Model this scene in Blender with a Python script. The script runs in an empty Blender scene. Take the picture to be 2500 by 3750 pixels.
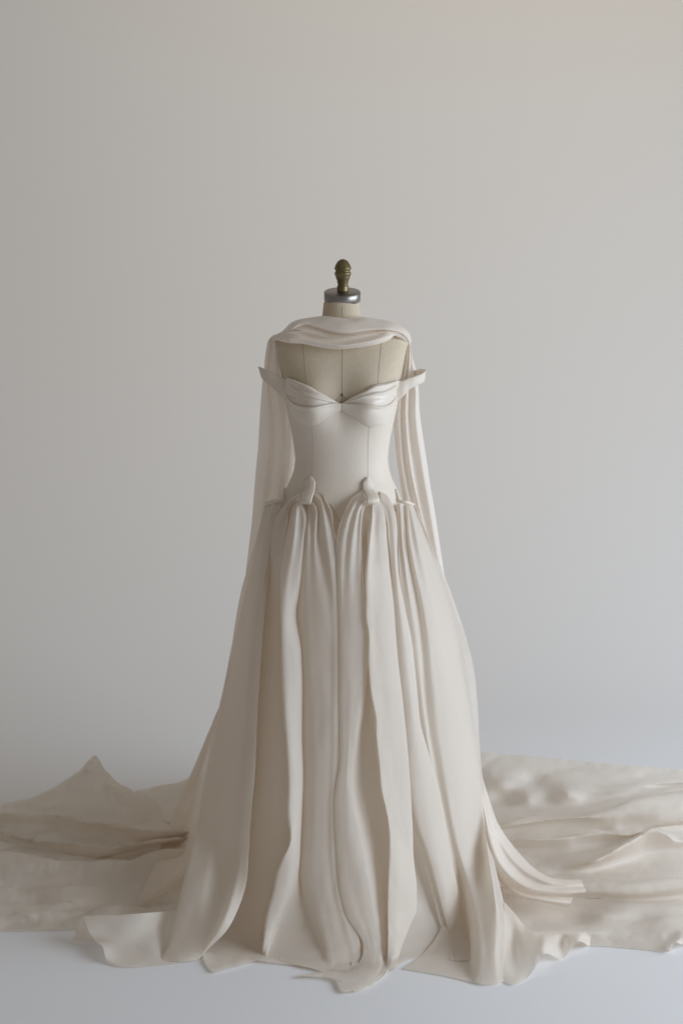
import bpy, math
import numpy as np
from mathutils import Vector, noise

# ------------------------------------------------------------------ camera, world, lamps, exposure
scene = bpy.context.scene
CAM_H, CAM_D, FPX = 1.65, 3.80, 5244.0          # camera height, distance to the dress axis, focal length in photo pixels
PITCH = math.radians(9.57)
cam_data = bpy.data.cameras.new("camera")
cam_data.sensor_fit = 'VERTICAL'
cam_data.sensor_height = 36.0
cam_data.lens = 36.0 * FPX / 3750.0
cam_data.clip_end = 100.0
cam_data.dof.use_dof = True
cam_data.dof.focus_distance = 3.62
cam_data.dof.aperture_fstop = 2.2
cam = bpy.data.objects.new("camera", cam_data)
scene.collection.objects.link(cam)
cam.location = (0.0, -CAM_D, CAM_H)
cam.rotation_euler = (math.radians(90) - PITCH, 0, 0)
scene.camera = cam

world = bpy.data.worlds.new("World")
scene.world = world
world.use_nodes = True
wbg = world.node_tree.nodes["Background"]
wbg.inputs[0].default_value = (1.0, 0.93, 0.85, 1)
wbg.inputs[1].default_value = 0.24


def area_lamp(name, loc, target, sx, sy, watts, col, spread=180):
    d = bpy.data.lights.new(name, 'AREA')
    d.shape = 'RECTANGLE'
    d.size, d.size_y = sx, sy
    d.energy = watts
    d.color = col
    d.spread = math.radians(spread)
    o = bpy.data.objects.new(name, d)
    scene.collection.objects.link(o)
    o.location = loc
    o.rotation_euler = (Vector(target) - Vector(loc)).to_track_quat('-Z', 'Y').to_euler()
    return o


# tall window to the right of the set, and warm light bounced high on the wall
area_lamp("window_light", (4.0, -1.2, 1.70), (0.1, 0.3, 0.1), 4.6, 2.3, 124, (0.79, 0.885, 1.0), 140)
area_lamp("ceiling_bounce", (1.8, 0.9, 5.4), (0.9, 3.8, 3.3), 5.0, 1.6, 20, (1.0, 0.70, 0.26), 110)

scene.view_settings.view_transform = 'Standard'
scene.view_settings.look = 'None'
scene.view_settings.exposure = 0.0
scene.view_settings.gamma = 1.0
scene.render.engine = 'CYCLES'
scene.cycles.use_denoising = True
scene.cycles.max_bounces = 14
scene.cycles.diffuse_bounces = 12
scene.cycles.transmission_bounces = 12
scene.cycles.transparent_max_bounces = 12

# ------------------------------------------------------------------ pixel -> place helpers
CP, SP = math.cos(PITCH), math.sin(PITCH)


def ray(px, py):
    a = (np.asarray(px, float) - 1250.0) / FPX
    b = (np.asarray(py, float) - 1875.0) / FPX
    return a, CP - b * SP, -SP - b * CP


def PY(px, py, Y):                      # point seen at a pixel, at depth Y
    a, dy, dz = ray(px, py)
    t = (Y + CAM_D) / dy
    return np.stack([a * t, np.broadcast_to(Y, t.shape) * 1.0, CAM_H + dz * t], -1)


def PZ(px, py, z):                      # point seen at a pixel, at height z
    a, dy, dz = ray(px, py)
    t = (z - CAM_H) / dz
    return np.stack([a * t, -CAM_D + dy * t, np.broadcast_to(z, t.shape) * 1.0], -1)


def z_of(py):
    return float(PY(1250.0, float(py), 0.0)[2])


def hw_of(py, hw):                      # half width in metres of hw pixels, at the axis depth
    return abs(float(PY(1250.0 + hw, float(py), 0.0)[0]))


# ------------------------------------------------------------------ splines and lofts
def hermite(P, T, m):
    """nonuniform Catmull-Rom through P (k,dim) at knots T, sampled at m (array)."""
    k = len(T)
    D = np.zeros_like(P)
    d = (P[1:] - P[:-1]) / (T[1:] - T[:-1])[:, None]
    if k > 2:
        h0 = (T[1:-1] - T[:-2])[:, None]
        h1 = (T[2:] - T[1:-1])[:, None]
        D[1:-1] = (d[:-1] * h1 + d[1:] * h0) / (h0 + h1)
    D[0], D[-1] = d[0], d[-1]
    i = np.clip(np.searchsorted(T, m, side='right') - 1, 0, k - 2)
    h = (T[i + 1] - T[i])
    s = ((m - T[i]) / h)[:, None]
    h = h[:, None]
    return ((2 * s**3 - 3 * s**2 + 1) * P[i] + (s**3 - 2 * s**2 + s) * h * D[i]
            + (-2 * s**3 + 3 * s**2) * P[i + 1] + (s**3 - s**2) * h * D[i + 1])


def resample(line, n, scale):
    P = np.array(line, float)
    Q = P * scale
    seg = np.maximum(np.linalg.norm(Q[1:] - Q[:-1], axis=1), 1e-3)
    T = np.concatenate([[0], np.cumsum(seg)])
    return hermite(P, T, np.linspace(0, T[-1], n))


def loft_grid(lines, n, sub, scale=(1, 1, 1400)):
    """lines: control lines of (px,py,r); returns (rows, cols, 3) grid in the same space."""
    scale = np.array(scale, float)
    dim = len(lines[0][0])
    scale = np.concatenate([scale, np.zeros(max(0, dim - 3))])
    R = np.stack([resample(l, n, scale) for l in lines], 1)          # n, k, dim
    out = []
    for row in R:
        Q = row * scale
        seg = np.maximum(np.linalg.norm(Q[1:] - Q[:-1], axis=1), 2.0) ** 0.75
        T = np.concatenate([[0], np.cumsum(seg)])
        m = np.concatenate([np.linspace(T[i], T[i + 1], sub, endpoint=False) for i in range(len(T) - 1)] + [[T[-1]]])
        out.append(hermite(row, T, m))
    return np.array(out)


def grid_normals(G):
    du = np.gradient(G, axis=1)
    dv = np.gradient(G, axis=0)
    N = np.cross(du, dv)
    L = np.linalg.norm(N, axis=2, keepdims=True)
    return N / np.maximum(L, 1e-9)


def wobble(G, amp, sc, seed=0.0, zmin=0.003, ridged=False):
    """soft uneven drape: push points along the normal by smooth noise (sc = frequency per axis)."""
    N = grid_normals(G)
    H = np.empty(G.shape[:2])
    for i in range(G.shape[0]):
        for j in range(G.shape[1]):
            p = G[i, j]
            v = Vector((p[0] * sc[0] + seed, p[1] * sc[1] - seed, p[2] * sc[2] + 2 * seed))
            if ridged:                          # crumpled cloth: sharp little crests
                H[i, j] = 0.7 - 1.6 * abs(noise.noise(v)) - 0.7 * abs(noise.noise(v * 1.9 + Vector((3, 1, 2))))
            else:
                H[i, j] = noise.noise(v) + 0.5 * noise.noise(v * 2.1)
    G = G + N * (H * amp)[..., None]
    G[..., 2] = np.maximum(G[..., 2], zmin)
    return G


def mesh_obj(name, V, F, mat, parent=None, smooth=True, thick=0.0, bevel=0.0):
    me = bpy.data.meshes.new(name)
    me.from_pydata([tuple(map(float, v)) for v in V], [], F)
    me.validate()
    me.update()
    if smooth:
        me.polygons.foreach_set("use_smooth", [True] * len(me.polygons))
    me.materials.append(mat)
    o = bpy.data.objects.new(name, me)
    scene.collection.objects.link(o)
    if parent:
        o.parent = parent
    if thick:
        s = o.modifiers.new("thickness", 'SOLIDIFY')
        s.thickness = thick
        s.offset = 0.0
    if bevel:
        b = o.modifiers.new("bevel", 'BEVEL')
        b.width = bevel
        b.segments = 3
    return o


def grid_obj(name, G, mat, parent=None, thick=0.0, wrap=False):
    r, c = G.shape[:2]
    V = G.reshape(-1, 3)
    F = []
    for i in range(r - 1):
        for j in range(c - 1 + (1 if wrap else 0)):
            k = (j + 1) % c
            F.append((i * c + j, i * c + k, (i + 1) * c + k, (i + 1) * c + j))
    return mesh_obj(name, V, F, mat, parent, True, thick)


def lathe(name, prof, mat, parent=None, n=48, loc=(0, 0, 0), tilt=0.0, cap=True):
    V, F = [], []
    for r, z in prof:
        for k in range(n):
            a = 2 * math.pi * k / n
            V.append((r * math.cos(a), r * math.sin(a), z))
    for i in range(len(prof) - 1):
        for k in range(n):
            F.append((i * n + k, i * n + (k + 1) % n, (i + 1) * n + (k + 1) % n, (i + 1) * n + k))
    if cap:
        F.append(tuple(range(n - 1, -1, -1)))
        F.append(tuple((len(prof) - 1) * n + k for k in range(n)))
    o = mesh_obj(name, V, F, mat, parent)
    o.location = loc
    o.rotation_euler = (tilt, 0, 0)
    return o


def tube(name, pts, rad, mat, parent=None, n=8):
    P = np.array(pts, float)
    V, F = [], []
    for i, p in enumerate(P):
        t = P[min(i + 1, len(P) - 1)] - P[max(i - 1, 0)]
        t /= np.linalg.norm(t) + 1e-9
        u = np.cross(t, (0, 1, 0.01))
        u /= np.linalg.norm(u) + 1e-9
        w = np.cross(t, u)
        for k in range(n):
            a = 2 * math.pi * k / n
            V.append(p + rad * (math.cos(a) * u + math.sin(a) * w))
    for i in range(len(P) - 1):
        for k in range(n):
            F.append((i * n + k, i * n + (k + 1) % n, (i + 1) * n + (k + 1) % n, (i + 1) * n + k))
    return mesh_obj(name, V, F, mat, parent)


def empty(name, loc, label, cat):
    o = bpy.data.objects.new(name, None)
    scene.collection.objects.link(o)
    o.location = loc
    o["label"] = label
    o["category"] = cat
    return o


# ------------------------------------------------------------------ materials
def new_mat(name):
    m = bpy.data.materials.new(name)
    m.use_nodes = True
    nt = m.node_tree
    return m, nt, nt.nodes["Principled BSDF"], nt.nodes["Material Output"]


def noise_bump(nt, bsdf, scale, strength, dist, detail=4, stretch=None):
    tc = nt.nodes.new("ShaderNodeTexCoord")
    nz = nt.nodes.new("ShaderNodeTexNoise")
    nz.inputs["Scale"].default_value = scale
    nz.inputs["Detail"].default_value = detail
    if stretch:
        mp = nt.nodes.new("ShaderNodeMapping")
        mp.inputs["Scale"].default_value = stretch
        nt.links.new(tc.outputs["Object"], mp.inputs[0])
        nt.links.new(mp.outputs[0], nz.inputs["Vector"])
    else:
        nt.links.new(tc.outputs["Object"], nz.inputs["Vector"])
    bp = nt.nodes.new("ShaderNodeBump")
    bp.inputs["Strength"].default_value = strength
    bp.inputs["Distance"].default_value = dist
    nt.links.new(nz.outputs["Fac"], bp.inputs["Height"])
    nt.links.new(bp.outputs[0], bsdf.inputs["Normal"])
    return nz, bp


def fabric(name, col, rough, sheen, trans, clear=0.0, spec=0.35, bump=0.25):
    m, nt, b, out = new_mat(name)
    b.inputs["Base Color"].default_value = (*col, 1)
    b.inputs["Roughness"].default_value = rough
    b.inputs["Specular IOR Level"].default_value = spec
    b.inputs["Sheen Weight"].default_value = sheen
    b.inputs["Sheen Roughness"].default_value = 0.4
    nz, bp = noise_bump(nt, b, 90, bump, 0.002, 6)
    # faint uneven tone of the silk
    n2 = nt.nodes.new("ShaderNodeTexNoise")
    n2.inputs["Scale"].default_value = 5.0
    n2.inputs["Detail"].default_value = 5.0
    mx = nt.nodes.new("ShaderNodeMix")
    mx.data_type = 'RGBA'
    mx.inputs[6].default_value = (col[0] * 0.955, col[1] * 0.95, col[2] * 0.94, 1)
    mx.inputs[7].default_value = (min(col[0] * 1.03, 1), min(col[1] * 1.03, 1), min(col[2] * 1.03, 1), 1)
    tc = nt.nodes.new("ShaderNodeTexCoord")
    nt.links.new(tc.outputs["Object"], n2.inputs["Vector"])
    nt.links.new(n2.outputs["Fac"], mx.inputs[0])
    nt.links.new(mx.outputs[2], b.inputs["Base Color"])
    last = b.outputs[0]
    if trans:
        tr = nt.nodes.new("ShaderNodeBsdfTranslucent")
        nt.links.new(mx.outputs[2], tr.inputs[0])
        ms = nt.nodes.new("ShaderNodeMixShader")
        ms.inputs[0].default_value = trans
        nt.links.new(last, ms.inputs[1])
        nt.links.new(tr.outputs[0], ms.inputs[2])
        last = ms.outputs[0]
    if clear:
        tp = nt.nodes.new("ShaderNodeBsdfTransparent")
        ms = nt.nodes.new("ShaderNodeMixShader")
        ms.inputs[0].default_value = clear
        nt.links.new(last, ms.inputs[1])
        nt.links.new(tp.outputs[0], ms.inputs[2])
        last = ms.outputs[0]
    nt.links.new(last, out.inputs[0])
    return m


IVORY = (0.895, 0.84, 0.77)
M_SATIN = fabric("ivory_satin", (0.73, 0.655, 0.568), 0.5, 0.1, 0.0, spec=0.3, bump=0.12)
M_GLOSS = fabric("draped_satin", (0.75, 0.68, 0.595), 0.33, 0.05, 0.0, spec=0.5, bump=0.1)
M_SILK = fabric("ivory_silk", IVORY, 0.46, 0.1, 0.46)
M_ORG = fabric("ivory_organza", (0.91, 0.85, 0.77), 0.52, 0.1, 0.45, clear=0.15)
M_CHIF = fabric("blush_chiffon", (0.91, 0.84, 0.765), 0.55, 0.1, 0.26, clear=0.07)
M_TRAIN = fabric("train_silk", (0.88, 0.82, 0.745), 0.5, 0.1, 0.42, clear=0.06)

M_LINEN, nt, b, out = new_mat("form_linen")
b.inputs["Roughness"].default_value = 0.85
nz, bp = noise_bump(nt, b, 260, 0.15, 0.002, 3, (1, 1, 0.35))
cr = nt.nodes.new("ShaderNodeValToRGB")
cr.color_ramp.elements[0].position = 0.3
cr.color_ramp.elements[0].color = (0.56, 0.475, 0.355, 1)
cr.color_ramp.elements[1].position = 0.75
cr.color_ramp.elements[1].color = (0.62, 0.535, 0.41, 1)
nt.links.new(nz.outputs["Fac"], cr.inputs[0])
nt.links.new(cr.outputs[0], b.inputs["Base Color"])

M_STEEL, nt, b, out = new_mat("brushed_steel")
b.inputs["Base Color"].default_value = (0.30, 0.285, 0.27, 1)
b.inputs["Metallic"].default_value = 1.0
b.inputs["Roughness"].default_value = 0.36
noise_bump(nt, b, 60, 0.25, 0.001, 6, (1, 1, 0.03))

M_BRASS, nt, b, out = new_mat("aged_brass")
b.inputs["Metallic"].default_value = 0.55
b.inputs["Roughness"].default_value = 0.34
nz, bp = noise_bump(nt, b, 45, 0.15, 0.002, 5)
cr = nt.nodes.new("ShaderNodeValToRGB")
cr.color_ramp.elements[0].position = 0.35
cr.color_ramp.elements[0].color = (0.10, 0.075, 0.03, 1)
cr.color_ramp.elements[1].position = 0.65
cr.color_ramp.elements[1].color = (0.24, 0.185, 0.085, 1)
nt.links.new(nz.outputs["Fac"], cr.inputs[0])
nt.links.new(cr.outputs[0], b.inputs["Base Color"])

M_THREAD, nt, b, out = new_mat("seam_thread")
b.inputs["Base Color"].default_value = (0.42, 0.355, 0.27, 1)
b.inputs["Roughness"].default_value = 0.9
M_DSEAM, nt, b, out = new_mat("dress_seam")
b.inputs["Base Color"].default_value = (0.46, 0.42, 0.37, 1)
b.inputs["Roughness"].default_value = 0.8
M_IRON, nt, b, out = new_mat("stand_iron")
b.inputs["Base Color"].default_value = (0.05, 0.05, 0.05, 1)
b.inputs["Roughness"].default_value = 0.5

M_PAPER, nt, b, out = new_mat("backdrop_paper")
b.inputs["Base Color"].default_value = (0.83, 0.835, 0.85, 1)
b.inputs["Roughness"].default_value = 0.9
b.inputs["Specular IOR Level"].default_value = 0.1
noise_bump(nt, b, 35, 0.08, 0.004, 6)

# ------------------------------------------------------------------ backdrop: floor sweeping up into the wall
WALL_Y, COVE = 3.8, 2.4
prof = [(-6.0, 0.0), (-3.0, 0.0), (-1.0, 0.0), (0.5, 0.0), (WALL_Y - COVE, 0.0)]
for k in range(1, 25):
    a = k / 24 * math.pi / 2
    prof.append((WALL_Y - COVE + COVE * math.sin(a), COVE - COVE * math.cos(a)))
prof += [(WALL_Y, 3.0), (WALL_Y, 6.0)]
G = np.array([[(x, y, z) for x in np.linspace(-6, 6, 13)] for y, z in prof])
floor = grid_obj("floor", G, M_PAPER, None, 0.0)
floor["kind"] = "structure"

# ------------------------------------------------------------------ the dress form's body
BROWS = [(1085, 60, .044), (1104, 62.5, .0455), (1112, 65.5, .0475), (1130, 67.5, .049), (1155, 70, .052), (1175, 88, .056), (1190, 128, .062), (1205, 178, .068),
         (1222, 217, .075), (1240, 238, .082), (1262, 240, .088), (1300, 232, .096), (1350, 223, .102), (1390, 216, .106),
         (1440, 204, .110), (1490, 195, .110), (1540, 184, .108), (1590, 173, .104), (1640, 165, .100), (1680, 162, .098),
         (1720, 167, .102), (1750, 176, .107), (1780, 191, .113), (1820, 208, .121), (1860, 222, .128), (1920, 236, .135), (2010, 246, .140)]
BZ = np.array([z_of(r[0]) for r in BROWS])[::-1]
BW = np.array([hw_of(r[0], r[1]) for r in BROWS])[::-1]
BF = np.array([r[2] for r in BROWS])[::-1]
NB = 2.5
ZB, XB = z_of(1478), 0.078


def body_dim(z):
    return np.interp(z, BZ, BW), np.interp(z, BZ, BF)


def nb(z):                                  # squarer chest, round neck and waist
    return np.interp(z, [z_of(1700), z_of(1500), z_of(1300), z_of(1190), z_of(1150)], [2.2, 2.4, 2.9, 2.4, 2.0])


def bump(x, z):
    e = np.exp(-((np.abs(x) - XB) / 0.056) ** 2)
    g = np.where(z < ZB, np.exp(-((z - ZB) / 0.050) ** 2), np.exp(-((z - ZB) / 0.075) ** 2))
    return 0.042 * e * g


def body_front(x, z, off=0.0):
    W, F = body_dim(z)
    n = nb(z)
    u = np.clip(np.abs(x) / (W + off), 0, 0.9995)
    return -(F + off) * (1 - u ** n) ** (1 / n) - bump(x, z)


def map_body(px, py, off):
    Y = np.full(np.shape(px), -0.1)
    for _ in range(25):
        P = PY(px, py, Y)
        Y = 0.4 * Y + 0.6 * (body_front(P[..., 0], P[..., 2]) - off)
    return PY(px, py, Y)


def map_depth(px, py, Y):
    return PY(px, py, Y)


def map_floor(px, py, z):
    return PZ(px, py, z)


def build(name, lines, n, sub, mapper, mat, parent, wob=None, thick=0.0, scale=(1, 1, 1400), pleat=None, relax=0):
    g = loft_grid(lines, n, sub, scale)
    if pleat:                               # small gathers running down from a gathered top edge
        amp, freq, seed, y1 = pleat
        rows, cols = g.shape[:2]
        u = np.linspace(0, 1, cols)[None, :]
        v = np.linspace(0, 1, rows)[:, None]
        fade = np.clip(1 - (g[..., 1] - 1850) / (y1 - 1850), 0, 1) ** 1.5 * np.clip(v / 0.03, 0, 1)
        ph = 2 * math.pi * freq * u + 1.7 * np.sin(7.3 * u + seed) + 1.1 * np.sin(5 * v + 9 * u + seed)
        g[..., 2] += amp * np.sin(ph) * (0.05 + 0.95 * fade)
    G = mapper(g[..., 0], g[..., 1], g[..., 2])
    if g.shape[2] == 5:
        w = np.clip(g[..., 3], 0, 1)[..., None]
        G = G * (1 - w) + w * PZ(g[..., 0], g[..., 1], np.maximum(g[..., 4], 0.003))
    for _ in range(relax):                  # let the sheet settle along its length
        G[1:-1] = 0.5 * G[1:-1] + 0.25 * (G[:-2] + G[2:])
    for wb in ([wob] if isinstance(wob, tuple) else wob or []):
        G = wobble(G, *wb)
    return grid_obj(name, G, mat, parent, thick)


form = empty("dress_form", (0, 0, 0), "beige linen dress form with steel neck cap and brass finial under the gown", "dress form")
zs = np.concatenate([np.linspace(z_of(2010), z_of(1262), 60), np.linspace(z_of(1260), z_of(1150), 30), np.linspace(z_of(1148), z_of(1106), 8)])
th = np.linspace(0, 2 * math.pi, 97)[:-1]
G = np.zeros((len(zs), len(th), 3))
for i, z in enumerate(zs):
    W, F = body_dim(z)
    n = nb(z)
    c, s = np.cos(th), np.sin(th)
    x = W * np.sign(c) * np.abs(c) ** (2 / n)
    y = F * np.sign(s) * np.abs(s) ** (2 / n)
    y = np.where(s < 0, y - bump(x, z) * np.clip(-s * 2, 0, 1), y * 0.95)
    G[i] = np.stack([x, y, np.full_like(x, z)], -1)
grid_obj("torso", G, M_LINEN, form, 0.0, wrap=True)
for top, pts in ((0, [(1253, 1120), (1254, 1200), (1254, 1300), (1253, 1400), (1252, 1500)]),
                 (1, [(1108, 1250), (1112, 1290), (1118, 1350), (1124, 1410), (1128, 1450)]),
                 (2, [(1397, 1240), (1394, 1280), (1388, 1340), (1384, 1400), (1382, 1440)])):
    r = resample([(a, c, 0) for a, c in pts], 40, 1)
    tube("seam", map_body(r[:, 0], r[:, 1], 0.0002), 0.0006, M_THREAD, form, 6)
pp = map_body(np.array([1252.0]), np.array([1445.0]), 0.001)[0]
pin = tube("pin", [pp + np.array((0, 0.004, 0)), pp + np.array((0, -0.004, 0.0))], 0.0022, M_IRON, form, 10)
for sx in (-1, 1):
    r = resample([(1252, 1446, 0), (1252 + 13 * sx, 1458, 0), (1252 + 27 * sx, 1473, 0)], 12, 1)
    tube("string", map_body(r[:, 0], r[:, 1], 0.0012), 0.0005, M_THREAD, pin, 5)

for sx in (-1, 1):
    pl = lathe("arm_plate", [(0.0, 0.0), (0.050, 0.0), (0.056, 0.004), (0.056, 0.012), (0.0, 0.016)], M_LINEN, form, 40, (sx * 0.150, 0.030, z_of(1318)), cap=False)
    pl.rotation_euler = (0, sx * math.radians(96), 0)
    pl.scale = (1.25, 0.95, 1.0)

TILT = math.radians(14)
cz = float(PY(1253.0, 1068.0, -0.004)[2])
cap = lathe("neck_cap", [(0.0, -0.0), (0.0465, 0.0), (0.0478, -0.0008), (0.0478, -0.0235), (0.0465, -0.0245), (0.02, -0.0245)][::-1],
            M_STEEL, form, 72, (0.002, -0.004, cz), TILT, cap=False)
fp = [(20.5, 1066), (21, 1060), (20.5, 1054), (21.3, 1049), (20.3, 1044), (18.4, 1040.5), (18.6, 1037), (20.6, 1033.5), (20.8, 1028), (21.6, 1024), (24.5, 1018),
      (26.5, 1011), (26.2, 1009.5), (29, 1006), (30.5, 1000), (29.6, 996), (26.8, 993), (26.4, 990), (28.6, 986.5), (30.8, 982), (31, 979.5), (29.4, 976.5), (28.8, 974), (25.6, 967), (20.2, 958), (13.2, 951.8), (6.5, 948.6), (0.5, 947.6)]
PXM = 1385.0
lathe("finial", [(r / PXM, (1066 - y) / PXM) for r, y in fp], M_BRASS, form, 40, (0.0035, 0.002, cz - 0.001), math.radians(3))
# stand hidden under the skirt
lathe("pole", [(0.016, 0.04), (0.016, z_of(2010) + 0.02)], M_IRON, form, 16)
lathe("base", [(0.17, 0.0), (0.17, 0.012), (0.05, 0.03), (0.02, 0.045)], M_IRON, form, 32)

# ------------------------------------------------------------------ the gown: bodice
gown = empty("wedding_gown", (0, 0, 0), "ivory silk wedding gown with corset bodice, looped tabs and spreading train", "gown")
nth, nz_ = 128, 60
th = np.linspace(0, 2 * math.pi, nth + 1)[:-1]
zt_front, zt_side = z_of(1478), z_of(1440)
zb_mid, zb_side = z_of(1925), z_of(1850)
G = np.zeros((nz_, nth, 3))
for j, t in enumerate(th):
    fr = max(0.0, -math.sin(t))
    ztop = zt_side + (z_of(1486) - zt_side) * fr ** 6
    zbot = zb_side + (z_of(1905) - zb_side) * fr ** 8
    for i in range(nz_):
        z = zbot + (ztop - zbot) * i / (nz_ - 1)
        W, F = body_dim(z)
        n = float(nb(z))
        off = 0.0045
        c, s = math.cos(t), math.sin(t)
        x = (W + off) * math.copysign(abs(c) ** (2 / n), c)
        y = (F + off) * math.copysign(abs(s) ** (2 / n), s)
        if s < 0:
            y -= float(bump(x, z)) * min(1, -s * 2)
        else:
            y *= 0.95
        G[i, j] = (x, y, z)
bodice = grid_obj("bodice", G, M_SATIN, gown, 0.002, wrap=True)
for pts in ([(1143, 1555), (1145, 1600), (1144, 1680), (1140, 1760), (1138, 1800)], [(1351, 1562), (1348, 1600), (1346, 1680), (1346, 1760), (1346, 1800)]):
    r = resample([(a, c, 0) for a, c in pts], 40, 1)
    tube("seam", map_body(r[:, 0], r[:, 1], 0.0056), 0.0011, M_DSEAM, bodice, 6)
r = resample([(1212, 1845, 0), (1225, 1868, 0), (1244, 1905, 0), (1252, 1912, 0), (1262, 1880, 0)], 30, 1)
tube("bodice_piping", map_body(r[:, 0], r[:, 1], 0.0065), 0.0016, M_SILK, bodice, 8)

# bust cups: a draped upper layer and a lower layer with a rolled lip, mirrored by hand
def cup(up_lines, low_lines, name):
    u = build("bust_cup", up_lines, 50, 6, map_body, M_GLOSS, gown, (0.0026, (13, 13, 36), 3.1), 0.0012)
    l = build("cup_fold", low_lines, 50, 6, map_body, M_GLOSS, u, (0.0016, (12, 12, 24), 7.7), 0.0012)
    return u


cup([[(1040, 1396, .004), (1052, 1382, .008), (1066, 1387, .008), (1120, 1409, .007), (1180, 1440, .006), (1225, 1468, .007), (1249, 1480, .010)],
     [(1040, 1402, .008), (1053, 1388, .013), (1068, 1394, .014), (1120, 1416, .013), (1180, 1446, .011), (1225, 1470, .010), (1249, 1482, .012)],
     [(1041, 1410, .009), (1056, 1404, .013), (1078, 1420, .012), (1122, 1436, .012), (1180, 1456, .010), (1225, 1472, .010), (1249, 1483, .012)],
     [(1041, 1414, .010), (1055, 1410, .015), (1080, 1430, .018), (1122, 1447, .018), (1180, 1462, .014), (1225, 1474, .011), (1249, 1484, .012)],
     [(1042, 1419, .009), (1055, 1416, .012), (1080, 1436, .010), (1122, 1453, .010), (1180, 1466, .009), (1225, 1476, .009), (1249, 1485, .012)],
     [(1042, 1432, .008), (1058, 1440, .009), (1088, 1462, .008), (1125, 1470, .009), (1180, 1474, .008), (1225, 1479, .008), (1249, 1486, .011)],
     [(1043, 1450, .006), (1062, 1475, .006), (1095, 1494, .006), (1130, 1498, .007), (1180, 1490, .007), (1225, 1486, .008), (1249, 1488, .011)]],
    [[(1041, 1424, .010), (1050, 1446, .011), (1062, 1466, .010), (1090, 1484, .011), (1130, 1492, .013), (1180, 1484, .012), (1225, 1477, .012), (1248, 1478, .014)],
     [(1041, 1430, .014), (1050, 1451, .017), (1063, 1471, .017), (1092, 1488, .018), (1131, 1496, .019), (1180, 1489, .017), (1225, 1481, .015), (1248, 1482, .017)],
     [(1043, 1440, .012), (1052, 1461, .013), (1066, 1480, .012), (1094, 1497, .012), (1132, 1504, .012), (1182, 1496, .012), (1226, 1486, .013), (1248, 1487, .016)],
     [(1048, 1470, .011), (1057, 1488, .011), (1074, 1504, .011), (1098, 1518, .011), (1134, 1524, .011), (1184, 1511, .011), (1226, 1494, .012), (1248, 1494, .015)],
     [(1056, 1510, .010), (1066, 1522, .010), (1082, 1534, .010), (1104, 1540, .010), (1138, 1545, .010), (1186, 1524, .010), (1226, 1504, .011), (1248, 1500, .013)],
     [(1062, 1536, .0055), (1072, 1546, .0055), (1088, 1552, .0055), (1108, 1555, .0055), (1142, 1559, .0055), (1190, 1536, .0055), (1227, 1516, .0058), (1248, 1505, .007)]],
    "left")
cup([[(1464, 1400, .004), (1457, 1394, .008), (1440, 1398, .008), (1410, 1406, .008), (1376, 1410, .008), (1335, 1430, .007), (1285, 1460, .007), (1245, 1480, .010)],
     [(1464, 1404, .008), (1457, 1399, .013), (1440, 1404, .013), (1410, 1412, .014), (1376, 1417, .014), (1335, 1436, .012), (1285, 1463, .010), (1245, 1482, .012)],
     [(1463, 1409, .010), (1456, 1407, .011), (1438, 1416, .009), (1410, 1428, .010), (1376, 1434, .010), (1335, 1446, .010), (1285, 1467, .010), (1245, 1483, .012)],
     [(1463, 1412, .011), (1456, 1412, .016), (1436, 1424, .018), (1408, 1438, .018), (1376, 1444, .017), (1335, 1452, .015), (1285, 1470, .011), (1245, 1484, .012)],
     [(1462, 1418, .009), (1456, 1419, .012), (1434, 1431, .011), (1406, 1446, .011), (1376, 1451, .010), (1335, 1458, .010), (1285, 1472, .009), (1245, 1485, .012)],
     [(1462, 1430, .007), (1454, 1434, .009), (1432, 1452, .010), (1404, 1466, .011), (1376, 1470, .010), (1335, 1472, .009), (1285, 1478, .008), (1245, 1486, .011)],
     [(1461, 1448, .006), (1450, 1462, .006), (1430, 1484, .006), (1404, 1496, .006), (1374, 1494, .006), (1335, 1489, .007), (1285, 1485, .008), (1245, 1488, .011)]],
    [[(1461, 1430, .010), (1456, 1440, .011), (1446, 1458, .010), (1428, 1478, .011), (1400, 1487, .013), (1365, 1485, .012), (1310, 1480, .011), (1249, 1477, .014)],
     [(1461, 1435, .014), (1455, 1446, .017), (1445, 1464, .018), (1428, 1483, .018), (1400, 1491, .019), (1365, 1489, .017), (1310, 1484, .014), (1249, 1481, .017)],
     [(1459, 1446, .012), (1453, 1457, .012), (1443, 1474, .012), (1427, 1491, .012), (1400, 1498, .012), (1365, 1497, .012), (1312, 1491, .012), (1249, 1486, .016)],
     [(1452, 1480, .011), (1447, 1486, .011), (1438, 1500, .011), (1424, 1513, .011), (1398, 1520, .011), (1362, 1519, .011), (1312, 1507, .012), (1249, 1492, .015)],
     [(1441, 1524, .010), (1438, 1529, .010), (1430, 1540, .010), (1420, 1548, .010), (1392, 1550, .010), (1355, 1544, .010), (1306, 1520, .012), (1249, 1498, .014)],
     [(1434, 1548, .0055), (1430, 1553, .0055), (1424, 1560, .0055), (1414, 1565, .0055), (1386, 1567, .0055), (1351, 1564, .0055), (1300, 1533, .0058), (1249, 1504, .007)]],
    "right")


def band(name, stations, mat, parent, n=9, sub=6, thick=0.002):
    lines = [[(a[0], a[1], Y), ((a[0] + b_[0]) / 2, (a[1] + b_[1]) / 2, Y - 0.003), (b_[0], b_[1], Y)] for a, b_, Y in stations]
    return build(name, lines, n, sub, map_depth, mat, parent, (0.001, (20, 20, 20), 1.3), thick)


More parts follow.
